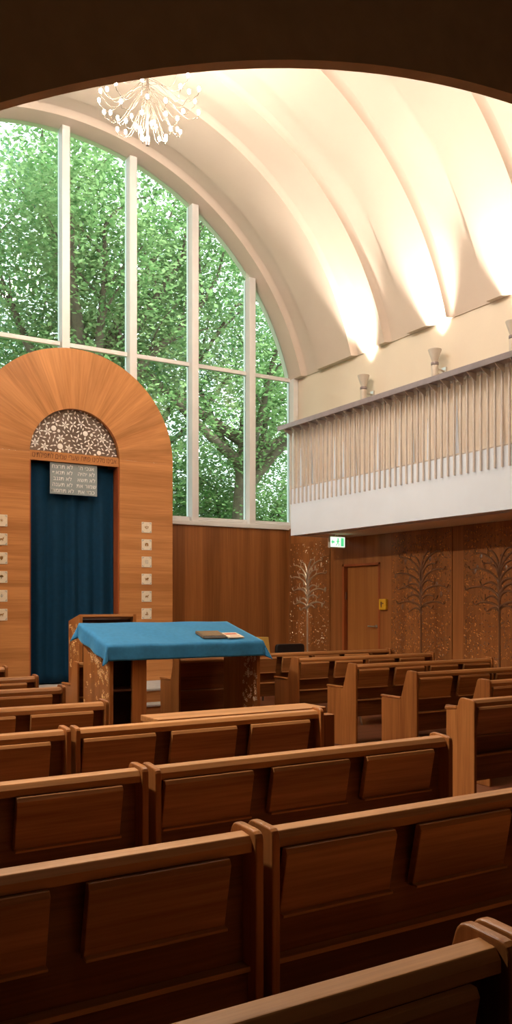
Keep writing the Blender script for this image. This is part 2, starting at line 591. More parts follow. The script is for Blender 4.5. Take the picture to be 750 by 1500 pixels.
def tree_panel(y0, y1, trunk_y, label, branch_mat, leaf_mats, seed, fruit_mat):
    """Carved tree on the side wall: u runs along -Y (left to right as seen), v up."""
    rnd = random.Random(seed)
    root = empty('carved_tree_panel', (7.8, (y0 + y1) / 2, .25))
    tag(root, label, 'wall panel', 'carved tree panels along the side wall')
    wd = y0 - y1
    cu = (y0 - trunk_y) - wd / 2
    top = 2.19
    def T(u, v, w):
        return (-.014 - w, -u, v)
    MB().box(-.014, -.002, -wd / 2, wd / 2, 0, top + .03).build('board', M['wall_wood_y'], root)
    br = MB()
    ribbon(br, [(cu, 0), (cu, .5), (cu, 1.16)], .036, .036, T, .014)
    ribbon(br, [(cu, 1.15), (cu + .004, 1.3), (cu - .004, 1.5), (cu, 1.66)], .030, .014, T, .014)
    for sgn in (-1, 1):
        hw = (wd / 2 - cu * sgn) * .92
        for j, (v0, reach, rise, amax) in enumerate(((1.10, .34, .07, 150), (1.13, .72, .12, 128), (1.22, .46, .12, 140), (1.28, .84, .18, 118), (1.36, .44, .14, 125), (1.42, .80, .25, 100), (1.50, .42, .22, 95), (1.54, .66, .34, 80), (1.60, .26, .30, 75))):
            R = hw * reach * (1 + .1 * rnd.uniform(-1, 1))
            v0 += rnd.uniform(-.02, .02) + (.03 if sgn > 0 else 0)
            am = math.radians(amax)
            pts = []
            for t in range(15):
                th = am * t / 14
                pts.append((cu + sgn * R * (1 - math.cos(th)) / (1 - math.cos(am)), v0 + rise * math.sin(th)))
            tip = pts[-1]
            pts += [(tip[0] + sgn * .030, tip[1] - .006), (tip[0] + sgn * .055, tip[1] + .012), (tip[0] + sgn * .062, tip[1] + .038)]
            ribbon(br, pts, .046, .010, T, .012)
            if j % 2:
                q = pts[9]
                ribbon(br, [q, (q[0] + sgn * .035, q[1] + .045), (q[0] + sgn * .03, q[1] + .10)], .014, .005, T, .01)
    br.build('tree_carving', branch_mat, root, smooth=50)
    fr = MB()
    for k in range(9):
        u = rnd.uniform(-.42, .42) * wd
        v = rnd.uniform(1.15, 1.85)
        oval(fr, u, v, .024, .042, T, .014)
    fr.build('fruit_carving', fruit_mat, root, smooth=60)
    for q, mt in enumerate(leaf_mats):
        lf = MB()
        n = int((1500 if branch_mat is M['relief_dark'] else (480 if q == 0 else 700)) * wd / 1.15 / len(leaf_mats))
        for k in range(n):
            u = rnd.uniform(-.485, .485) * wd
            v = rnd.uniform(.02, top)
            if v < 1.0 and rnd.random() < .25:
                u = rnd.uniform(-.485, .485) * wd
            ln = rnd.uniform(.034, .062) * (.72 if branch_mat is M['relief_dark'] else .62)
            leaf(lf, u, v, rnd.uniform(0, 2 * PI), ln, ln * .42, T, .008)
        lf.build('leaf_carving', mt, root)['kind'] = 'stuff'
    return root

tree_panel(11.80, 10.68, 11.28, 'carved panel with a pale metal tree, left of the plain door', M['relief_metal'], [M['relief_metal'], M['relief_wood']], 3, M['relief_metal'])
tree_panel(9.24, 8.05, 8.62, 'carved wooden tree panel just right of the plain door', M['relief_dark'], [M['relief_wood'], M['relief_dark']], 5, M['relief_dark'])
tree_panel(7.85, 6.62, 7.25, 'carved wooden tree panel with dark branches, farthest right on the side wall', M['relief_dark'], [M['relief_wood'], M['relief_dark']], 8, M['relief_dark'])

# yellow wall box and exit sign
wb = empty('call_point', (7.8, 9.39, 1.40))
tag(wb, 'small yellow call box on the panelled wall beside the door handle', 'call box')
MB().box(-.05, 0, -.075, .075, 0, .155).build('case', M['yellow'], wb, .012)
s_ = MB()
s_.box(-.053, -.05, .0, .03, .06, .115); s_.box(-.053, -.05, -.035, .0, .085, .10); s_.box(-.053, -.05, .005, .025, .035, .06)
s_.build('symbol', M['relief_dark'], wb)

ex = empty('exit_sign', (7.33, 9.85, 2.28))
tag(ex, 'lit green and white running man exit sign hung under the balcony', 'sign')
MB().box(-.15, .13, 0, .05, 0, .17).build('case', M['sign_case'], ex, .015)
MB().box(-.135, .115, -.004, 0, .015, .155).build('face', M['sign_white'], ex)
g = MB()
g.box(.045, .095, -.008, -.004, .025, .145)                # doorway
def poly2(mb, pts, y0=-.008, y1=-.004):
    mb.prism(pts, 'Y', y0, y1)
poly2(g, [(-.005 + .014 * math.cos(k * PI / 4), .128 + .014 * math.sin(k * PI / 4)) for k in range(8)])
poly2(g, [(-.02, .112), (.005, .114), (.0, .075), (-.02, .072)])
poly2(g, [(-.018, .11), (-.04, .092), (-.034, .086), (-.012, .10)])
poly2(g, [(.002, .112), (.022, .092), (.016, .086), (-.004, .10)])
poly2(g, [(-.02, .075), (-.008, .075), (-.022, .048), (-.042, .032), (-.048, .038), (-.03, .054)])
poly2(g, [(-.008, .075), (.002, .075), (.018, .052), (.012, .026), (.003, .028), (.008, .05)])
poly2(g, [(-.125, .085), (-.10, .12), (-.10, .098), (-.07, .098), (-.07, .072), (-.10, .072), (-.10, .05)])
g.build('pictogram', M['sign_green'], ex)
MB().tube([(-.04, .025, .17), (-.04, .025, .19)], .012, 8).build('hanger', M['chrome'], ex)
MB().tube([(.04, .025, .17), (.04, .025, .19)], .012, 8).build('hanger', M['chrome'], ex)

# ------------------------------------------------------------------ balcony
BX, BY0, BY1 = 6.85, YN + .01, 10.35
bal = empty('balcony', (0, 0, 0))
tag(bal, 'white balcony with close upright bars and dark handrail along the side wall', 'balcony')
MB().box(BX + .03, 7.995, BY0, BY1 - .03, 2.50, 2.715).build('deck', M['wall_wood_y'], bal)
m_ = MB()
m_.box(BX, BX + .03, BY0, BY1, 2.468, 3.14)
m_.box(BX + .03, 7.79, BY1 - .03, BY1, 2.468, 3.14)
m_.build('fascia', M['white'], bal, .003)
MB().box(BX + .25, 7.78, BY0, BY1 - .03, 2.472, 2.50).build('soffit', M['plaster'], bal)
h = MB()
h.box(BX - .15, BX + .22, BY0, BY1 + .13, 3.985, 4.055)
h.box(BX + .22, 7.99, BY1 - .1, BY1 + .13, 3.985, 4.055)
h.build('handrail', M['handrail'], bal, .006)
nb_ = int((BY1 - BY0) / .1)
bars = []
for i in range(nb_):
    y = BY1 - .02 - i * .1
    MB().box(BX - .025, BX - .002, y - .009, y + .009, 2.92, 3.985).build('baluster', M['steel'], bal)
    if i % 2 == 0:
        MB().prism([(BX - .15, 3.984), (BX - .004, 3.984), (BX - .004, 3.90), (BX - .02, 3.90), (BX - .13, 3.965)], 'Y', y - .028, y - .020).build('bracket', M['steel'], bal)
# pleated cream cloth hung behind the bars
cb = MB()
rnd = random.Random(4)
ny = 700
ph = 0.
row0 = []
for i in range(ny + 1):
    y = BY0 + .03 + (BY1 - .06 - BY0) * i / ny
    ph += rnd.uniform(.6, 1.0)
    row0.append((y, .006 * math.sin(ph * .55) + .003 * math.sin(y * 23)))
vs, fs = [], []
for z, k in ((3.142, 1.), (3.5, .85), (3.97, .5)):
    vs += [(BX + .035 + w * k, y, z) for y, w in row0]
for r in range(2):
    for i in range(ny):
        fs.append((r * (ny + 1) + i, r * (ny + 1) + i + 1, (r + 1) * (ny + 1) + i + 1, (r + 1) * (ny + 1) + i))
cb.add(vs, fs)
o = cb.build('cloth_panel', M['sheer'], bal, smooth=80)
rnd = random.Random(9)
for y in (10.12, 9.86, 9.33, 9.10, 8.86, 8.42, 7.98, 7.74, 7.50, 7.02, 6.36, 5.7, 5.1):
    y += rnd.uniform(-.02, .02)
    MB().prism([(y - .028, 3.165), (y + .022, 3.165), (y + .004, 3.165 + rnd.uniform(.45, .7))], 'X', BX + .016, BX + .022).build('pleat', M['white'], bal)
MB().tube([(BX + .012, BY0 + .02, 3.15), (BX + .012, BY1 - .02, 3.15)], .007, 6).build('bottom_rod', M['steel'], bal)
# a return panel of cloth and bars on the far end
e_ = MB()
for i in range(9):
    x = BX + .08 + i * .1
    e_.box(x - .009, x + .009, BY1 + .002, BY1 + .02, 2.92, 3.985)
e_.build('end_railing', M['steel'], bal)

# uplights fixed to the wall above the balcony
def uplight(x, y, side, label):
    """side +1: fixed to the right wall."""
    root = empty('uplight', (x, y, 4.42))
    tag(root, label, 'wall lamp', 'conical uplights along the gallery')
    b = MB()
    b.lathe([(.045, 0), (.047, .01), (.047, .19), (.045, .2)], (0, 0, 0), 18)
    b.build('body', M['lamp_grey'], root, smooth=40)
    MB().lathe([(.05, .205), (.052, .21), (.052, .235), (.05, .24)], (0, 0, 0), 18).build('collar', M['handrail'], root, smooth=40)
    c = MB()
    c.lathe([(.040, .24), (.042, .262), (.088, .40), (.088, .41), (.084, .41), (.040, .275), (.034, .262)], (0, 0, 0), 20)
    c.build('cone', M['lamp_grey'], root, smooth=40)
    a = MB()
    wall = (8.0 - x) if side > 0 else -(x - 0.0)
    a.tube([(0, 0, .16), (wall * .6, -.02, .15), (wall * .93, -.03, .13)], .013, 8)
    a.tube([(0, 0, .08), (wall * .6, -.02, .10), (wall * .93, -.03, .12)], .010, 8)
    a.build('arm', M['lamp_grey'], root, smooth=40)
    p = MB()
    p.box(min(wall, wall - side * .02), max(wall, wall - side * .02), -.07, .01, .08, .19)
    p.build('wall_plate', M['chrome'], root, .004)
    l = bpy.data.lights.new('uplight_lamp', 'SPOT')
    l.energy = UPL
    l.color = WARM
    l.spot_size = math.radians(60)
    l.spot_blend = .8
    l.shadow_soft_size = .045
    lo = bpy.data.objects.new('uplight_lamp', l)
    lo.location = (0, 0, .36)
    lo.rotation_euler = (PI, math.radians(5) * -side, 0)
    lo.parent = root
    COL.objects.link(lo)
UPL, WARM = 430., (1., .83, .68)
for y, lb in ((9.93, 'conical grey uplight behind the handrail, nearest the great window'), (8.43, 'conical grey uplight behind the handrail, middle one of three in view'),
              (7.10, 'conical grey uplight at the right edge, rising over the handrail')):
    uplight(7.85, y, 1, lb)
for y, lb in ((5.70, 'conical uplight added on the right wall outside the picture'), (4.40, 'unseen conical uplight added on the right wall beside the arch')):  # two more uplights, added past the frame for extra light
    uplight(7.85, y, 1, lb)
for y, lb in ((9.93, 'unseen conical uplight added on the left wall nearest the window'), (8.43, 'unseen conical uplight added on the left wall, second from the window'), (7.10, 'unseen conical uplight added on the left wall, third from the window'), (5.70, 'unseen conical uplight added on the left wall, fourth from the window'), (4.40, 'unseen conical uplight added on the left wall beside the arch')):  # mirrored row, unseen, added to raise the hall's brightness
    uplight(.15, y, -1, lb)

# unseen fill spots added on the left wall to brighten the lower hall
def added_spot(y, tx, ty, tz_, label, e):
    root = empty('added_spot', (.14, y, 4.75))
    tag(root, label, 'added_spot', 'fill lamps added on the left wall')
    d = (Vector((tx, ty, tz_)) - Vector((.14, y, 4.75))).normalized()
    m_ = MB()
    m_.tube([d * -.10, d * .10], .055, 14)
    m_.build('housing', M['lamp_grey'], root, smooth=40)
    MB().tube([(-.13, 0, .0), (-.04, 0, 0)], .018, 8).build('arm', M['lamp_grey'], root, smooth=40)
    MB().tube([d * .10, d * .112], .045, 14).build('lens', M['paper'], root, smooth=40)
    l = bpy.data.lights.new('added_spot_lamp', 'SPOT')
    l.energy = e
    l.color = (1., .87, .72)
    l.spot_size = math.radians(74)
    l.spot_blend = .8
    l.shadow_soft_size = .06
    lo = bpy.data.objects.new('added_spot_lamp', l)
    lo.location = d * .19
    lo.rotation_euler = d.to_track_quat('-Z', 'Y').to_euler()
    lo.parent = root
    COL.objects.link(lo)
added_spot(4.9, 2.3, 3.1, .8, 'unseen fill lamp added on the left wall nearest the arch', 880.)
added_spot(6.9, 4.6, 7.4, .9, 'unseen fill lamp added on the left wall at its middle', 190.)
added_spot(8.6, 5.2, 9.0, 1.4, 'unseen fill lamp added on the left wall nearest the window', 420.)

# ------------------------------------------------------------------ chandelier
def make_chandelier(CHX, CHY, label, seed):
    ch = empty('chandelier', (CHX, CHY, 6.68))
    tag(ch, label, 'chandelier', 'wire chandeliers along the vault')
    st = MB()
    st.tube([(0, 0, .10), (0, 0, 1.60)], .014, 10)
    st.build('stem', M['brass'], ch, smooth=40)
    MB().lathe([(.02, 0), (.024, .01), (.024, .10), (.012, .11)], (0, 0, 0), 12).build('finial', M['handrail'], ch, smooth=40)
    MB().lathe([(.012, 1.52), (.07, 1.55), (.08, 1.60)], (0, 0, 0), 16).build('ceiling_rose', M['brass'], ch, smooth=40)
    rnd = random.Random(seed)
    tiers = ((12, .60, .60, .30), (11, .54, .42, .28), (9, .40, .29, .16), (7, .28, .20, .12), (4, .13, .13, .12))
    for ti, (n, R, zb, z0) in enumerate(tiers):
        for k in range(n):
            a = 2 * PI * (k + .5 * (ti % 2)) / n + rnd.uniform(-.13, .13)
            r = R * rnd.uniform(.88, 1.05)
            zt = zb + rnd.uniform(-.05, .05)
            ux, uy = math.cos(a), math.sin(a)
            sw = rnd.uniform(-.5, .5)
            vx, vy = -uy, ux
            pts = []
            zs = z0 + .38 + .05 * (k % 3)
            for t in range(13):
                s = t / 12
                rr = r * (s ** .9) * (1 + .10 * math.sin(s * PI))
                z = zs + (zt - zs) * s - .20 * math.sin(s * PI) * (.15 + R) + .05 * math.sin(s * 2 * PI)
                sd = sw * .16 * math.sin(s * PI)
                pts.append((ux * rr + vx * sd, uy * rr + vy * sd, z))
            e = pts[-1]
            pts[-1] = (e[0], e[1], e[2] - .03)
            pts.append((e[0] + ux * .012, e[1] + uy * .012, zt + .005))
            ar = MB().tube(pts, .0038, 5).build('arm', M['brass'], ch, smooth=60)
            q = pts[-1]
            bb = MB()
            bb.ball((q[0], q[1], q[2] + .035), .018, .018, .027, 6, 4)
            bb.build('bulb', M['bulb'], ar, smooth=80)
make_chandelier(3.98, 8.95, 'glowing chandelier of many curling wire arms tipped with small bulbs', 11)
make_chandelier(3.98, 5.30, 'added chandelier hidden above the dark arch, nearer the camera', 12)  # unseen second chandelier, added to light the pews from above

# ------------------------------------------------------------------ ark platform
pf = empty('ark_platform', (3.98, 10.2, 0))
tag(pf, 'two low steps with grey treads and wood risers in front of the ark', 'steps')
MB().box(-2.3, 2.1, -.23, .04, 0, .185).build('riser', M['ark_x'], pf)
MB().box(-2.32, 2.12, -.25, .04, .185, .21).build('tread', M['step'], pf, .004)
MB().box(-2.3, 2.1, .04, 1.64, 0, .355).build('riser', M['ark_x'], pf)
MB().box(-2.32, 2.12, .02, 1.64, .355, .38).build('tread', M['step'], pf, .004)

# ------------------------------------------------------------------ the ark
AC, AY = 3.98, 11.35
RO, RI, AZ = 1.465, .640, 3.52
ark = empty('torah_ark', (AC, AY, .38))
tag(ark, 'tall round-arched wooden ark with sunburst veneer head and curtained doorway', 'ark')
D0 = .48
z0 = .38
for s in (-1, 1):
    MB().box(min(s * RI, s * RO), max(s * RI, s * RO), 0, D0, 0, AZ - z0).build('side_pier', M['ark_x'], ark, .003)
hd = MB()
NS = 96
vs, uv, fs = [], [], []
for k in range(NS + 1):
    a = PI * k / NS
    for (r, y) in ((RI, D0), (RI, 0), ((RI + RO) / 2, 0), (RO, 0), (RO, D0)):
        vs.append((r * math.cos(a), y, AZ - z0 + r * math.sin(a)))
        uv.append((a * 1.2, r + y))
for k in range(NS):
    for j in range(4):
        fs.append((k * 5 + j, k * 5 + j + 1, (k + 1) * 5 + j + 1, (k + 1) * 5 + j))
hd.add(vs, fs)
hd.uv = uv
hd.build('arch_head', M['ark_radial'], ark, smooth=30)
# back, band, jamb lining
MB().box(-RI - .05, RI + .05, D0 - .02, D0, 0, AZ - z0 + .7).build('back_panel', M['dark_wood'], ark)
bz0, bz1 = 3.42 - z0, 3.55 - z0
MB().box(-RI, RI, .03, .08, bz0, bz1).build('inscription_band', M['ark_x'], ark, .002)
for s in (-1, 1):
    MB().box(min(s * RI, s * (RI - .02)), max(s * RI, s * (RI - .02)), .02, .4, 0, bz0).build('jamb_lining', M['ark_z'], ark)

# lunette: dark panel and white flower fretwork
def half_disc(r, n=40):
    return [(r * math.cos(PI * k / n), r * math.sin(PI * k / n)) for k in range(n + 1)]
LZ = AZ + .03 - z0
lr = RI - .012
lu = MB().prism([(x, LZ + z) for x, z in half_disc(lr)], 'Y', .075, .09).build('lunette', M['lunette'], ark)
fw = MB()
rnd = random.Random(21)
def TL(u, v, w):
    return (u, .072 - w, LZ + v)
placed = []
def free(u, v, d):
    return all((u - a) ** 2 + (v - b) ** 2 > (d + c) ** 2 for a, b, c in placed)
for (u, v, r) in ((-.29, .33, .036), (.16, .30, .036), (-.20, .09, .040), (.36, .05, .032), (-.22, .30, .022), (.25, .29, .022), (-.21, .02, .022), (.30, .015, .018)):
    oval(fw, u, v, r, r, TL, .008, 16)
    placed.append((u, v, r))
for k in range(900):                                     # six-petalled flowers
    if len(placed) > 26:
        break
    a, r = rnd.uniform(.03, PI - .03), lr * math.sqrt(rnd.uniform(.02, .82))
    u, v = r * math.cos(a), r * math.sin(a)
    if v > .05 and free(u, v, .055):
        placed.append((u, v, .05))
        n = rnd.choice((4, 5, 6))
        a0 = rnd.uniform(0, PI)
        for j in range(n):
            b = a0 + 2 * PI * j / n
            leaf(fw, u + .034 * math.cos(b), v + .034 * math.sin(b), b, .062, .026, TL, .006)
for k in range(4000):
    a, r = rnd.uniform(.02, PI - .02), lr * .97 * math.sqrt(rnd.uniform(0, 1))
    u, v = r * math.cos(a), r * math.sin(a)
    if v > .022 and free(u, v, .023):
        placed.append((u, v, .021))
        leaf(fw, u, v, rnd.uniform(0, PI), rnd.uniform(.046, .064), .022, TL, .005)
fw.build('fretwork', M['lace'], lu)

def text_mesh(body, size, name, mat, parent, loc, depth=.002, spacing=1.0, fit=None):
    """Right-to-left lettering laid on an XZ plane facing -Y, centred on loc."""
    c = bpy.data.curves.new(name, 'FONT')
    c.body = body[::-1]
    c.size = size
    c.extrude = depth
    c.align_x = 'CENTER'
    c.space_character = spacing
    t = bpy.data.objects.new(name, c)
    COL.objects.link(t)
    bpy.context.view_layer.update()
    me = bpy.data.meshes.new_from_object(t.evaluated_get(bpy.context.evaluated_depsgraph_get()))
    COL.objects.unlink(t)
    bpy.data.objects.remove(t)
    xs = [v.co.x for v in me.vertices]
    k = 1.
    if fit and xs:
        k = fit / (max(xs) - min(xs))
    cx_ = (max(xs) + min(xs)) / 2 if xs else 0
    for v in me.vertices:
        x, y, z = v.co
        v.co = (loc[0] + (x - cx_) * k, loc[1] - z, loc[2] + y)
    me.materials.clear()
    me.materials.append(mat)
    o = bpy.data.objects.new(name, me)
    COL.objects.link(o)
    o.parent = parent
    return o

band = [c for c in ark.children if c.name.startswith('inscription_band')][0]
text_mesh('אבינו מלכינו פתח שערי שמים לתפילתינו', .105, 'lettering', M['carved_text'], band, (0, .0295, bz0 + .04), .001, 1.0, 1.20)

# ark curtain, a hanging thing of its own
cu = MB()
rnd = random.Random(2)
nx, nz = 150, 24
vs, fs = [], []
ctop, cbot = 3.40, .40
for j in range(nz + 1):
    t = j / nz
    z = ctop + (cbot - ctop) * t
    for i in range(nx + 1):
        x = -(RI - .025) + 2 * (RI - .025) * i / nx
        w = .032 * math.sin(i / nx * 2 * PI * 5.5 + .5 * math.sin(i * .07)) + .006 * math.sin(i / nx * 2 * PI * 9 + 1.3)
        vs.append((x, w * (.35 + .65 * min(1, t * 2.2)) + .01 * math.sin(t * 3 + x * 4), z))
for j in range(nz):
    for i in range(nx):
        k = j * (nx + 1) + i
        fs.append((k, k + 1, k + nx + 2, k + nx + 1))
cu.add(vs, fs)
o = cu.build('ark_curtain', M['curtain'], smooth=80)
o.location = (AC, AY + .17, 0)
so = o.modifiers.new('thick', 'SOLIDIFY'); so.thickness = .006
tag(o, 'deep blue velvet curtain hanging in the doorway of the ark', 'curtain')

# tablets plaque
pq = empty('commandments_plaque', (AC, AY + .06, 2.985))
tag(pq, 'silver plaque with two columns of Hebrew lettering over the dark blue curtain', 'plaque')
pl = MB().box(-.345, .328, 0, .012, 0, .43).build('plate', M['plaque'], pq, .003)
right = ("אנכי ה'", 'לא יהיה', 'לא תשא', 'שמור את', 'כבד את')
left = ('לא תרצח', 'לא תנאף', 'לא תגנב', 'לא תענה', 'לא תחמוד')
for i in range(5):
    z = .352 - i * .082
    text_mesh(right[i], .075, 'lettering', M['plaque_text'], pl, (.17, -.001, z), .0012, 1.05)
    text_mesh(left[i], .075, 'lettering', M['plaque_text'], pl, (-.17, -.001, z), .0012, 1.05)

# twelve small tiles with emblems
def shp(kind):
    """Small emblem outlines in a -1..1 box."""
    def ell(cx, cy, rx, ry, n=12):
        return [(cx + rx * math.cos(2 * PI * k / n), cy + ry * math.sin(2 * PI * k / n)) for k in range(n)]
    def rect(a, b, c, d):
        return [(a, c), (b, c), (b, d), (a, d)]
    beast = [ell(-.05, .05, .5, .24), ell(.55, .28, .2, .18), rect(-.45, -.33, -.55, .0), rect(-.2, -.1, -.5, .0), rect(.22, .32, -.55, .0), rect(.4, .5, -.5, .05)]
    return {
        'flowers': [ell(-.5, .1, .2, .3), ell(.0, .35, .18, .18), ell(.5, .2, .22, .2), rect(-.06, .06, -.6, .2), ell(.35, -.25, .25, .12), ell(-.25, -.3, .25, .12)],
        'gate': [rect(-.6, -.15, -.5, .3), rect(.15, .6, -.5, .3), ell(0, .32, .6, .28), rect(-.1, .1, -.5, -.3)],
        'breastplate': [rect(x, x + .26, y, y + .26) for x in (-.55, -.13, .29) for y in (-.55, -.13, .29)],
        'lion': beast + [[(-.5, .1), (-.8, .4), (-.7, .45), (-.42, .2)], ell(.42, .25, .3, .28)],
        'ox': beast + [[(.6, .42), (.75, .65), (.68, .66), (.5, .44)]],
        'ship': [[(-.7, -.2), (.7, -.2), (.45, -.5), (-.45, -.5)], rect(-.04, .04, -.2, .65), [(.06, .6), (.5, .0), (.06, .0)]],
        'star': [ell(0, 0, .22, .22)] + [[(.3 * math.cos(a - .3), .3 * math.sin(a - .3)), (.62 * math.cos(a), .62 * math.sin(a)), (.3 * math.cos(a + .3), .3 * math.sin(a + .3))] for a in [k * PI / 4 for k in range(8)]],
        'deer': beast + [[(.6, .42), (.9, .75), (.84, .78), (.52, .46)], [(.5, .42), (.45, .8), (.39, .8), (.42, .42)]],
        'sheaf': [ell(-.3, .15, .14, .5), ell(0, .2, .14, .55), ell(.3, .15, .14, .5), rect(-.4, .4, -.25, -.12), rect(-.2, .2, -.6, -.2)],
        'tree': [ell(0, .25, .55, .38), rect(-.07, .07, -.6, .0), ell(-.3, .1, .3, .2), ell(.3, .1, .3, .2)],
        'jug': [ell(0, -.1, .35, .4), rect(-.12, .12, .2, .6), [(.2, .4), (.55, .3), (.5, -.1), (.42, -.1), (.45, .24), (.2, .3)]],
        'wolf': beast + [[(-.5, .1), (-.85, -.1), (-.8, -.2), (-.42, .0)], [(.5, .42), (.55, .62), (.62, .42)]],
    }[kind]

def tile(x, z, kind, label, grey=False):
    r = empty('emblem_tile', (x, AY, z))
    tag(r, label, 'tile', 'small square emblem tiles on the ark')
    hs = .0775
    MB().box(-hs, hs, -.008, 0, -hs, hs).build('tile_body', M['tile'], r, .002)
    e = MB()
    for p in shp(kind):
        e.prism([(u * .042, v * .042) for u, v in p], 'Y', -.0095, -.008)
    e.build('emblem', M['tile_grey' if grey else 'tile_gold'], r)
    c = MB()
    for sx in (-1, 1):
        for sz in (-1, 1):
            c.prism([(sx * .068, sz * .068), (sx * .068, sz * .042), (sx * .058, sz * .050), (sx * .05, sz * .058), (sx * .042, sz * .068)], 'Y', -.0090, -.008)
    c.build('corner_ornament', M['tile_grey'], r)
tz = [2.581 - .2474 * i for i in range(6)]
for i, (k, lb, gr) in enumerate((('flowers', 'square tile with sprays of flowers, topmost right of the ark curtain', 0), ('gate', 'square tile with a brown arched gateway, second down right of the curtain', 0),
                                 ('breastplate', 'square tile with a grey chequered breastplate, third down right of the curtain', 1), ('lion', 'square tile with a lion, fourth down right of the curtain', 0),
                                 ('ox', 'square tile with a standing ox, fifth down right of the curtain', 0), ('ship', 'square tile with a small ship, lowest right of the curtain', 0))):
    tile(5.030, tz[i], k, lb, gr)
for i, (k, lb, gr) in enumerate((('star', 'square tile cut by the left edge, topmost left of the curtain', 0), ('deer', 'square tile with a deer, second down left of the curtain', 0),
                                 ('sheaf', 'square tile with a brown sheaf, third down left of the curtain', 0), ('tree', 'square tile with a tree, fourth down left of the curtain', 0),
                                 ('jug', 'square tile with a pale grey jug, fifth down left of the curtain', 1), ('wolf', 'square tile with a wolf, lowest left of the curtain', 0))):
    tile(2.965, tz[i], k, lb, gr)

# ------------------------------------------------------------------ pews
def rounded(pts, idx_r):
    """Round the listed corners of a polygon: idx_r maps corner index to radius."""
    out = []
    n = len(pts)
    for i, p in enumerate(pts):
        r = idx_r.get(i, 0)
        if not r:
            out.append(p)
            continue
        P = Vector(p)
        A = (Vector(pts[i - 1]) - P).normalized()
        B = (Vector(pts[(i + 1) % n]) - P).normalized()
        for t in range(5):
            s = t / 4
            q = P + A * r * (1 - s) ** 2 + B * r * s ** 2
            out.append((q.x, q.y))
    return out

END_ARM = rounded([(0, 0), (0, .872), (.135, .877), (.215, .63), (.225, .60), (.50, .60), (.50, 0)], {1: .03, 2: .03, 3: .02})
END_TALL = rounded([(0, 0), (0, .86), (.135, .872), (.155, .81), (.26, .79), (.265, 0)], {1: .03, 2: .03})
END_SLIM = rounded([(0, 0), (0, .872), (.105, .877), (.105, 0)], {1: .03, 2: .03})
ET = .026

def add_end(root, x, prof, arm=True):
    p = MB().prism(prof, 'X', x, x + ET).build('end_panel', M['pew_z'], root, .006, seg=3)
    if arm:
        MB().box(x - .006, x + ET + .006, .222, .508, .60, .622).build('armrest', M['pew_z'], p, .007)
    elif prof is END_TALL:
        MB().prism([(.158, .790), (.158, .812), (.27, .797), (.27, .775)], 'X', x - .006, x + ET + .006).build('armrest', M['pew_z'], p, .006)
    return p

def make_pew(x0, x1, y, label, flaps, kind='arm', seat=True, divider=None, name='pew', group='wooden pews', lz=.32):
    L = x1 - x0
    root = empty(name, (x0, y, 0))
    tag(root, label, 'pew' if name == 'pew' else name.replace('_', ' '), group)
    prof = {'arm': END_ARM, 'tall': END_TALL, 'slim': END_SLIM}[kind]
    add_end(root, 0, prof, kind == 'arm')
    add_end(root, L - ET, prof, kind == 'arm')
    a, b = ET, L - ET
    MB().prism([(.020, .812), (.020, .838), (.034, .857), (.075, .862), (.078, .858), (.078, .812)], 'X', a, b).build('top_rail', M['pew_x'], root, .003)
    MB().box(a, b, .074, .090, .44, .815).build('back_panel', M['pew_shaded'], root)
    lp = [(a, .49), (a, lz)]
    for q in flaps:
        lp += [(q + .40, .32), (q + .415, .352), (q + .455, .352), (q + .47, .32)] if q + .48 < b else []
    lp = [(a, .49), (a, lz)] + sorted(set(lp[2:])) + [(b, lz), (b, .49)]
    MB().prism(lp, 'Y', .044, .064).build('lower_panel', M['pew_shaded'], root)
    MB().prism([(.028, .482), (.032, .494), (.072, .494), (.072, .482)], 'X', a, b).build('ledge', M['pew_x'], root)
    for u in flaps:
        f = MB().prism([(-.004, .796), (.004, .812), (.022, .812), (.062, .628), (.052, .612), (.036, .612)], 'X', u, u + .40)
        f = f.build('book_flap', M['pew_x'], root, .003)
        MB().prism([(.016, .612), (.016, .620), (.060, .628), (.060, .612)], 'X', u, u + .40).build('lip', M['pew_x'], f, .002)
    if seat:
        MB().prism([(.064, .40), (.064, .44), (.46, .455), (.485, .44), (.485, .415), (.46, .405)], 'X', a, b).build('seat', M['pew_x'], root, .004)
        k = MB()
        xm = L * .5
        k.tube([(xm, .30, .40), (xm, .27, .26), (xm, .20, .12), (xm, .16, .0)], .014, 8)
        k.build('seat_leg', M['chrome'], root, smooth=40)
    if divider:
        for u in divider:
            MB().box(u, u + .024, .012, .075, .45, .81).build('divider', M['pew_z'], root, .004)
    return root

def fl(L, first, pitch=.495, lastgap=.04):
    out = []
    u = first
    while u + .40 < L - ET - .005:
        out.append(u)
        u += pitch
    return out

def fr_(L, rightgap, pitch=.495):
    out = []
    u = L - rightgap - .40
    while u > .03:
        out.append(u)
        u -= pitch
    return out

# left block, row by row away from the viewer
rows = (
    (-.95, 1.24, 1.105, 'brown wooden pew nearest the camera, its rail leaving at the lower right corner'),
    (-.95, 1.24, 2.005, 'large dark pew across the lower left with two big book flaps'),
    (.06, 1.347, 3.015, 'brown pew at left, second above the bottom, its end post beside a twin post'),
    (.06, 1.432, 4.15, 'brown pew at left level with the front desk, its end post beside a twin post'),
    (.06, 2.045, 5.20, 'brown pew at left ending against the carved side of the covered table'),
    (.06, 2.128, 6.29, 'brown pew at left, third from the ark, lit along its top rail'),
    (.06, 2.238, 7.33, 'brown pew at left ending just before the blue ark curtain'),
    (.06, 2.300, 8.55, 'farthest brown pew at left, only a stub showing at the edge'),
)
for x0, x1, y, lb in rows:
    make_pew(x0, x1, y, lb, fr_(x1 - x0, .105))
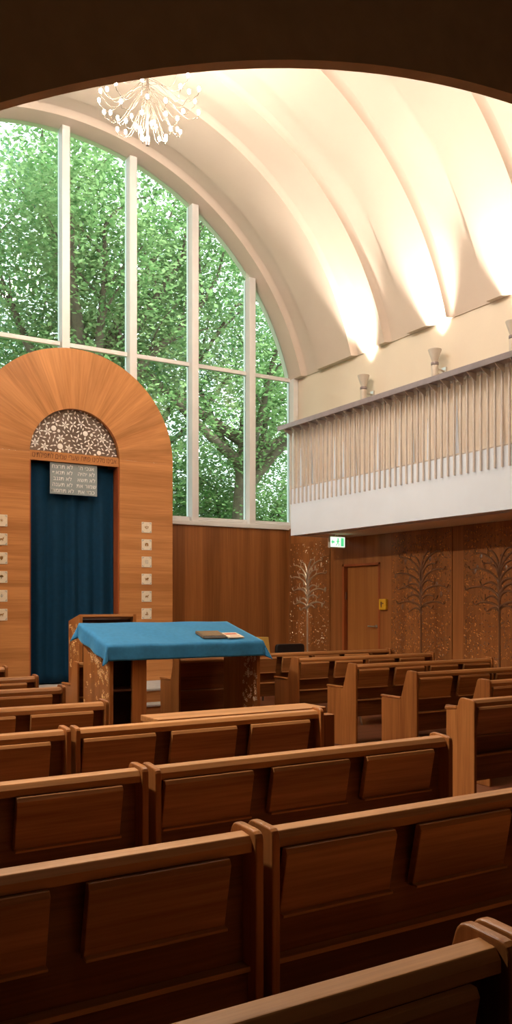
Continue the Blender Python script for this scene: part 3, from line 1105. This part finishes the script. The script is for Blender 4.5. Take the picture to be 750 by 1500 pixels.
# centre block
make_pew(1.258, 2.82, 1.105, 'pew at the bottom right corner with only its rounded post top showing', fl(1.56, .04))
make_pew(1.268, 2.86, 2.005, 'large dark pew across the lower right with two big book flaps', fl(1.59, .045))
make_pew(1.375, 2.925, 3.015, 'brown pew in the middle with three book flaps and a stepped right end', fl(1.55, .04), 'tall')
dk = make_pew(1.455, 2.985, 4.15, 'front desk in the middle with three book flaps and a wide orange shelf top', fl(1.53, .04), 'slim', False, None, 'reading_desk', None)
MB().box(.50, 1.625, .108, .345, .83, .865).build('desk_top', M['pew_x'], dk, .004)
MB().box(1.534, 1.622, .02, .34, 0, .83).build('side_panel', M['pew_z'], dk, .004)
MB().box(.51, .53, .11, .34, 0, .83).build('side_panel', M['pew_z'], dk, .004)
MB().box(.53, 1.60, .315, .335, .05, .83).build('front_panel', M['pew_x'], dk)
# right block
for x0, x1, y, kind, lb, dv in (
    (5.40, 7.72, 9.15, 'arm', 'farthest pew at right, dark railed, below the pale tree panel', (1.0, 1.98)),
    (5.50, 7.60, 8.16, 'arm', 'pew at right beside the covered table, second from the panelled wall', (1.0,)),
    (5.45, 7.44, 7.02, 'arm', 'pew at right with a low armrest, third from the panelled wall', (.985,)),
    (5.30, 7.30, 5.93, 'arm', 'pew at right with a broad stepped end, fourth from the panelled wall', (.985,)),
    (5.24, 7.24, 4.985, 'arm', 'pew at the right edge with its tapered post rising behind the nearest end', (.985,)),
    (4.125, 6.12, 4.06, 'tall', 'nearest pew at right, its tall orange end panel facing the aisle', (.985,))):
    L = x1 - x0
    make_pew(x0, x1, y, lb, [u for u in (.045, .54, 1.035, 1.53) if u + .4 < L - .03], kind, True, dv)
# short benches behind the covered table
make_pew(3.085, 3.62, 8.76, 'short bench behind the covered table, at its left corner', [], 'arm', True, None, 'bench', 'short benches behind the covered table', .03)
make_pew(4.29, 5.02, 8.78, 'short dark-backed bench seen between the legs of the covered table', [], 'arm', True, None, 'bench', 'short benches behind the covered table', .03)

# ------------------------------------------------------------------ bimah table with its cover
BXL, BXR, BYN, BYF = 3.13, 4.865, 7.95, 8.70
ZN, ZF = 1.085, 1.270
def ztop(y):
    return ZN + (ZF - ZN) * (y - BYN) / (BYF - BYN)
bm_ = empty('reading_table', ((BXL + BXR) / 2, (BYN + BYF) / 2, 0))
tag(bm_, 'sloping wooden reading table with carved sides, in front of the ark', 'table')
ox, oy = (BXL + BXR) / 2, (BYN + BYF) / 2
def R(x, y):
    return x - ox, y - oy
def side(xa, xb, name, ya=BYN, yb=BYF, parent=bm_):
    return MB().prism([(ya - oy, 0), (ya - oy, ztop(ya) - .03), (yb - oy, ztop(yb) - .03), (yb - oy, 0)], 'X', xa - ox, xb - ox).build(name, M['pew_z'], parent, .003)
sL = side(BXL, BXL + .04, 'side_panel')
sR = side(BXR - .04, BXR, 'side_panel')
MB().box(3.375 - ox, 3.53 - ox, BYN + .01 - oy, BYN + .05 - oy, 0, ZN - .02).build('inner_panel', M['pew_z'], bm_, .003)
MB().box(3.50 - ox, 3.53 - ox, BYN + .05 - oy, 8.30 - oy, 0, ZN - .02).build('inner_panel', M['pew_z'], bm_)
MB().box(3.17 - ox, 3.50 - ox, 8.28 - oy, 8.30 - oy, 0, 1.0).build('back_panel', M['dark_wood'], bm_)
MB().box(3.17 - ox, 3.50 - ox, BYN + .02 - oy, 8.28 - oy, .62, .64).build('shelf', M['dark_wood'], bm_)
MB().box(3.17 - ox, 3.50 - ox, BYN + .02 - oy, 8.28 - oy, 1.0, 1.02).build('shelf', M['pew_x'], bm_)
MB().prism([(BYN - oy, ZN - .03), (BYN - oy, ZN - .004), (BYF - oy, ZF - .004), (BYF - oy, ZF - .03)], 'X', BXL - ox, BXR - ox).build('table_top', M['pew_x'], bm_)
# sprays of carved leaves on the sides
def sprays(T, u0, u1, v0, v1, n, rnd, dens):
    mb = MB()
    for k in range(n):
        u, v = rnd.uniform(u0, u1), rnd.uniform(v0, v1)
        if rnd.random() > dens(u, v):
            continue
        m_ = rnd.choice((1, 1, 5, 6))
        a0 = rnd.uniform(0, PI)
        for j in range(m_):
            b = a0 + 2 * PI * j / m_
            d = .016 if m_ > 1 else 0
            leaf(mb, u + d * math.cos(b), v + d * math.sin(b), b, .026, .010, T, .004)
    return mb
rnd = random.Random(31)
T1 = lambda u, v, w: (BXL - ox - w, u - oy, v)
sprays(T1, BYN + .03, BYF - .03, .12, 1.1, 420, rnd, lambda u, v: 0 if v > ztop(u) - .09 else (1. if v > .55 + .9 * (u - BYN) * .8 or u < 8.15 else .12)).build('leaf_carving', M['relief_light'], sL)['kind'] = 'stuff'
T2 = lambda u, v, w: (BXR - .04 - ox - w, u - oy, v)
sprays(T2, BYN + .02, BYN + .30, .30, .98, 90, rnd, lambda u, v: .8).build('leaf_carving', M['relief_metal'], sR)['kind'] = 'stuff'

# blue velvet cover
cv = MB()
cx0, cx1, cy0, cy1 = BXL - .035, BXR + .02, BYN - .03, BYF + .03
Wc, Dc, dr = cx1 - cx0, cy1 - cy0, .155
def axis_pts(Lq, n):
    e = [-dr + dr * k / 8 for k in range(8)]
    return e + [Lq * k / n for k in range(n + 1)] + [Lq + dr * (k + 1) / 8 for k in range(8)]
ss, ts = axis_pts(Wc, 44), axis_pts(Dc, 22)
vs, fs = [], []
for t in ts:
    for s in ss:
        os_ = -s if s < 0 else (s - Wc if s > Wc else 0)
        ot = -t if t < 0 else (t - Dc if t > Dc else 0)
        x = cx0 + min(max(s, 0), Wc)
        y = cy0 + min(max(t, 0), Dc)
        z = ztop(y) + .004
        dx = -1 if s < 0 else 1
        dy = -1 if t < 0 else 1
        if os_ and ot:
            oo = math.hypot(os_, ot)
            a = math.atan2(ot, os_)
            h = .10 * oo + .38 * oo * math.sin(2 * a) ** 2
            x += dx * h * math.cos(a) * (1 if os_ else 0)
            y += dy * h * math.sin(a)
            z -= max(os_, ot) * .93 + .34 * min(os_, ot)
        elif os_ or ot:
            oo = os_ or ot
            wv = .010 * math.sin((y if os_ else x) * 17 + 1) * oo / dr
            if os_:
                x += dx * (.10 * oo + wv + .008 * (oo > 0))
            else:
                y += dy * (.10 * oo + wv + .008 * (oo > 0))
            z -= oo * .985
        else:
            z += .0025 * math.sin(x * 9 + y * 5)
        vs.append((x - ox, y - oy, z))
nw = len(ss)
for j in range(len(ts) - 1):
    for i in range(nw - 1):
        k = j * nw + i
        fs.append((k, k + 1, k + nw + 1, k + nw))
cv.add(vs, fs)
o = cv.build('table_cover', M['cover'], smooth=75)
o.location = (ox, oy, 0)
so = o.modifiers.new('thick', 'SOLIDIFY'); so.thickness = .004; so.offset = 1
tag(o, 'bright blue velvet cover draped over the sloping reading table', 'table cover')

# books on the cover
sl = math.atan2(ZF - ZN, BYF - BYN)
def book(x, y, rz, w, d, h, label, mat, extra=None):
    r = empty('book', (x, y, ztop(y) + .017))
    r.rotation_euler = (sl, 0, rz)
    tag(r, label, 'book', 'books lying on the blue cover')
    MB().box(-w / 2 + .004, w / 2 - .004, -d / 2 + .004, d / 2 - .004, .004, h - .004).build('pages', M['paper'], r)
    MB().box(-w / 2, w / 2, -d / 2, d / 2, 0, .004).build('back_cover', mat, r)
    MB().box(-w / 2, w / 2, -d / 2, d / 2, h - .004, h).build('front_cover', mat, r, .001)
    MB().box(-w / 2, -w / 2 + .004, -d / 2, d / 2, 0, h).build('spine', mat, r)
    if extra:
        extra(r, h, w, d)
def panel_frame(r, h, w, d):
    m_ = MB()
    for a, b, c, e in ((-w * .4, w * .4, -d * .4, -d * .37), (-w * .4, w * .4, d * .37, d * .4), (-w * .4, -w * .37, -d * .4, d * .4), (w * .37, w * .4, -d * .4, d * .4)):
        m_.box(a, b, c, e, h, h + .001)
    m_.build('cover_border', M['relief_dark'], r)
def print_block(r, h, w, d):
    m_ = MB()
    m_.box(-w * .38, w * .38, d * .05, d * .36, h, h + .001)
    m_.box(-w * .30, w * .30, -d * .32, -d * .22, h, h + .001)
    m_.build('printed_panel', M['red_print'], r)
book(4.35, 8.13, 0, .27, .20, .028, 'brown hardback book lying on the blue table cover', M['brown_book'], panel_frame)
book(4.60, 8.10, .06, .20, .18, .014, 'pale booklet with red print lying on the blue cover', M['paper'], print_block)

# ------------------------------------------------------------------ pulpit behind the table
pu = empty('pulpit', (3.745, 9.74, 0))
tag(pu, 'brown box pulpit with carved side standing between table and curtain', 'pulpit')
def pside(xa, xb):
    return MB().prism([(-.19, 0), (-.19, 1.365), (.19, 1.285), (.19, 0)], 'X', xa, xb).build('side_panel', M['pew_z'], pu, .003)
p1 = pside(-.355, -.315); pside(.315, .355)
MB().box(-.315, .315, -.10, -.08, 0, 1.30).build('front_panel', M['dark_wood'], pu)
MB().prism([(-.19, 1.335), (-.19, 1.365), (.19, 1.285), (.19, 1.255)], 'X', -.315, .315).build('desk_top', M['pew_x'], pu, .003)
T3 = lambda u, v, w: (-.355 - w, u, v)
sprays(T3, -.17, .17, .2, 1.25, 150, random.Random(5), lambda u, v: .8).build('leaf_carving', M['relief_light'], p1)['kind'] = 'stuff'

for k, (x, y, rz, lb) in enumerate(((2.17, 2.66, .1, 'left one of two cream booklets on the floor under the front pew'), (2.27, 2.68, -.05, 'right one of two cream booklets on the floor under the front pew'))):
    r = empty('booklet', (x, y, 0), rz)
    tag(r, lb, 'book', 'cream booklets on the floor')
    MB().box(-.042, .042, -.06, .06, 0, .012).build('pages', M['paper'], r)
    MB().box(-.044, .044, -.062, .062, .012, .014).build('cover', M['paper'], r)

# ------------------------------------------------------------------ loose things at the right
yb = MB().prism([(-.11, 0), (.11, 0), (.085, .205), (-.11, .21)], 'Y', -.014, .014).build('book', M['yellow_book'], None, .003)
yb.location = (5.66, 9.202, .8625)
tag(yb, 'yellow covered book standing on the pew rail behind the table corner', 'book')

bc = empty('black_chair', (7.10, 10.75, 0))
tag(bc, 'black leather chair back showing over the far right pew', 'chair')
MB().prism(rounded([(-.25, .55), (-.25, .885), (.25, .885), (.25, .55)], {1: .06, 2: .06}), 'Y', -.03, .04).build('backrest', M['black'], bc, .015, seg=3)
MB().box(-.25, .25, .0, .46, .42, .50).build('seat', M['black'], bc, .02, seg=3)
for sx in (-1, 1):
    for yy in (.03, .43):
        MB().tube([(sx * .21, yy, 0), (sx * .21, yy, .43)], .013, 8).build('leg', M['black'], bc, smooth=40)
MB().box(-.03, .03, .01, .03, .46, .60).build('back_support', M['black'], bc)

# ------------------------------------------------------------------ trees outside
def make_tree(x, y, h, crown, nleaf, seed, label, mat, lean=0., fk=.42, back=0.):
    rnd = random.Random(seed)
    rg = np.random.default_rng(seed)
    root = empty('leafy_tree', (x, y, -.5))
    tag(root, label, 'tree', 'trees outside the great window')
    tr = MB()
    fork = h * fk
    tr.tube([(0, 0, 0), (lean * .3, 0, fork * .5), (lean, 0, fork)], [.30, .26, .20], 10)
    tr.build('trunk', M['bark'], root, smooth=60)
    tips = []
    lb = MB()
    for k in range(9):
        a = 2 * PI * k / 9 + rnd.uniform(-.3, .3)
        el = rnd.uniform(.35, 1.25)
        ln = h * rnd.uniform(.30, .52)
        p = Vector((lean, 0, fork * rnd.uniform(.75, 1.)))
        d = Vector((math.cos(a) * math.cos(el), math.sin(a) * math.cos(el) * .7, math.sin(el)))
        pts = [p.copy()]
        for s in range(6):
            d = (d + Vector((rnd.uniform(-.2, .2), rnd.uniform(-.2, .2), rnd.uniform(-.05, .18)))).normalized()
            p = p + d * ln / 6
            pts.append(p.copy())
            tips.append(p.copy())
            if s > 1:
                q = p.copy()
                e = (d + Vector((rnd.uniform(-.9, .9), rnd.uniform(-.9, .9), rnd.uniform(-.6, .3)))).normalized()
                tw = [q.copy()]
                for _ in range(4):
                    q = q + e * ln * .10
                    e = (e + Vector((rnd.uniform(-.25, .25), rnd.uniform(-.25, .25), -.08))).normalized()
                    tw.append(q.copy())
                    tips.append(q.copy())
                lb.tube(tw, [.035, .03, .022, .015, .01], 5)
        lb.tube(pts, [.16, .125, .105, .085, .065, .05, .03], 6)
    lb.build('branches', M['bark'], root, smooth=60)
    tips = np.array([tuple(t) for t in tips])
    # leaves in loose level sprays around the twigs and through the crown
    nc = nleaf // 16
    cen = np.empty((nc, 3))
    for i in range(nc):
        if rg.random() < .78:
            cen[i] = tips[rg.integers(len(tips))] + rg.normal(0, .42, 3)
        else:
            v = rg.normal(0, 1, 3)
            v /= np.linalg.norm(v)
            v *= rg.random() ** .4
            cen[i] = (lean + v[0] * crown[0], back + v[1] * crown[1], crown[3] + v[2] * crown[2])
    C = np.repeat(cen, 26, 0) + rg.normal(0, 1, (nc * 26, 3)) * np.array([.30, .30, .11])
    n = len(C)
    size = rg.uniform(.036, .082, n)[:, None]
    a = rg.uniform(0, 2 * PI, n)
    u = np.stack([np.cos(a), np.sin(a), rg.normal(-.25, .35, n)], 1)
    u /= np.linalg.norm(u, axis=1)[:, None]
    w = np.cross(u, np.stack([rg.normal(0, .5, n), rg.normal(0, .5, n), np.ones(n)], 1))
    w /= np.linalg.norm(w, axis=1)[:, None]
    V = np.stack([C - u * size, C + w * size * .55, C + u * size, C - w * size * .55], 1).reshape(-1, 3)
    me = bpy.data.meshes.new('crown')
    me.vertices.add(len(V)); me.vertices.foreach_set('co', V.ravel())
    me.loops.add(n * 4); me.loops.foreach_set('vertex_index', np.arange(n * 4))
    me.polygons.add(n); me.polygons.foreach_set('loop_start', np.arange(n) * 4)
    me.update(calc_edges=True)
    me.materials.append(mat)
    o = bpy.data.objects.new('crown', me)
    COL.objects.link(o)
    o.parent = root

make_tree(6.5, 17.5, 12.5, (3.4, 2.6, 5.2, 7.6), 27158, 1, 'big forked tree outside the window, left of the middle panes', M['leaf_a'], -.1, .60, .9)
make_tree(10.6, 18.5, 12.0, (3.4, 2.6, 4.6, 6.2), 23616, 2, 'leafy tree outside the right hand panes of the window', M['leaf_a'], .3, .5, .5)
make_tree(8.8, 22.5, 13.5, (4.2, 2.6, 5.5, 8.0), 20073, 3, 'bluish green tree standing behind the two nearer trees', M['leaf_b'], 0.)
make_tree(3.6, 20.5, 13.5, (3.6, 2.6, 5.6, 8.0), 17712, 4, 'bluish green tree at the far left behind the forked tree', M['leaf_b'], 0.)
make_tree(11.8, 21.5, 7.5, (4.2, 2.2, 3.4, 3.6), 30000, 6, 'low spreading tree at the foot of the window, at right', M['leaf_a'], .2, .3)
o = MB().box(-30, 50, 12.4, 80, -.7, -.5).build('ground', M['lawn'])
struct(o, 'green lawn outside below the window', 'ground')

# ------------------------------------------------------------------ daylight
w = bpy.data.worlds.new('world')
scene.world = w
w.use_nodes = True
bg = w.node_tree.nodes['Background']
bg.inputs[0].default_value = (.90, .96, 1.0, 1)
bg.inputs[1].default_value = 2.8
sun = bpy.data.lights.new('sun', 'SUN')
sun.energy = 8.6
sun.color = (1., .95, .86)
sun.angle = math.radians(1.5)
so_ = bpy.data.objects.new('sun', sun)
so_.rotation_euler = Vector((-.55, -.35, -1.0)).to_track_quat('-Z', 'Y').to_euler()
so_.rotation_euler = Vector((-.5, .62, -1.0)).to_track_quat('-Z', 'Y').to_euler()
COL.objects.link(so_)

# ------------------------------------------------------------------ view
vs_ = scene.view_settings
vs_.view_transform = 'Standard'
vs_.look = 'None'
vs_.gamma = 1.
vs_.use_curve_mapping = False
vs_.exposure = .28
cy = scene.cycles
cy.use_denoising = True
cy.max_bounces = 10
cy.diffuse_bounces = 6
cy.transparent_max_bounces = 16
cy.caustics_reflective = False
cy.caustics_refractive = False
cy.sample_clamp_indirect = 4.
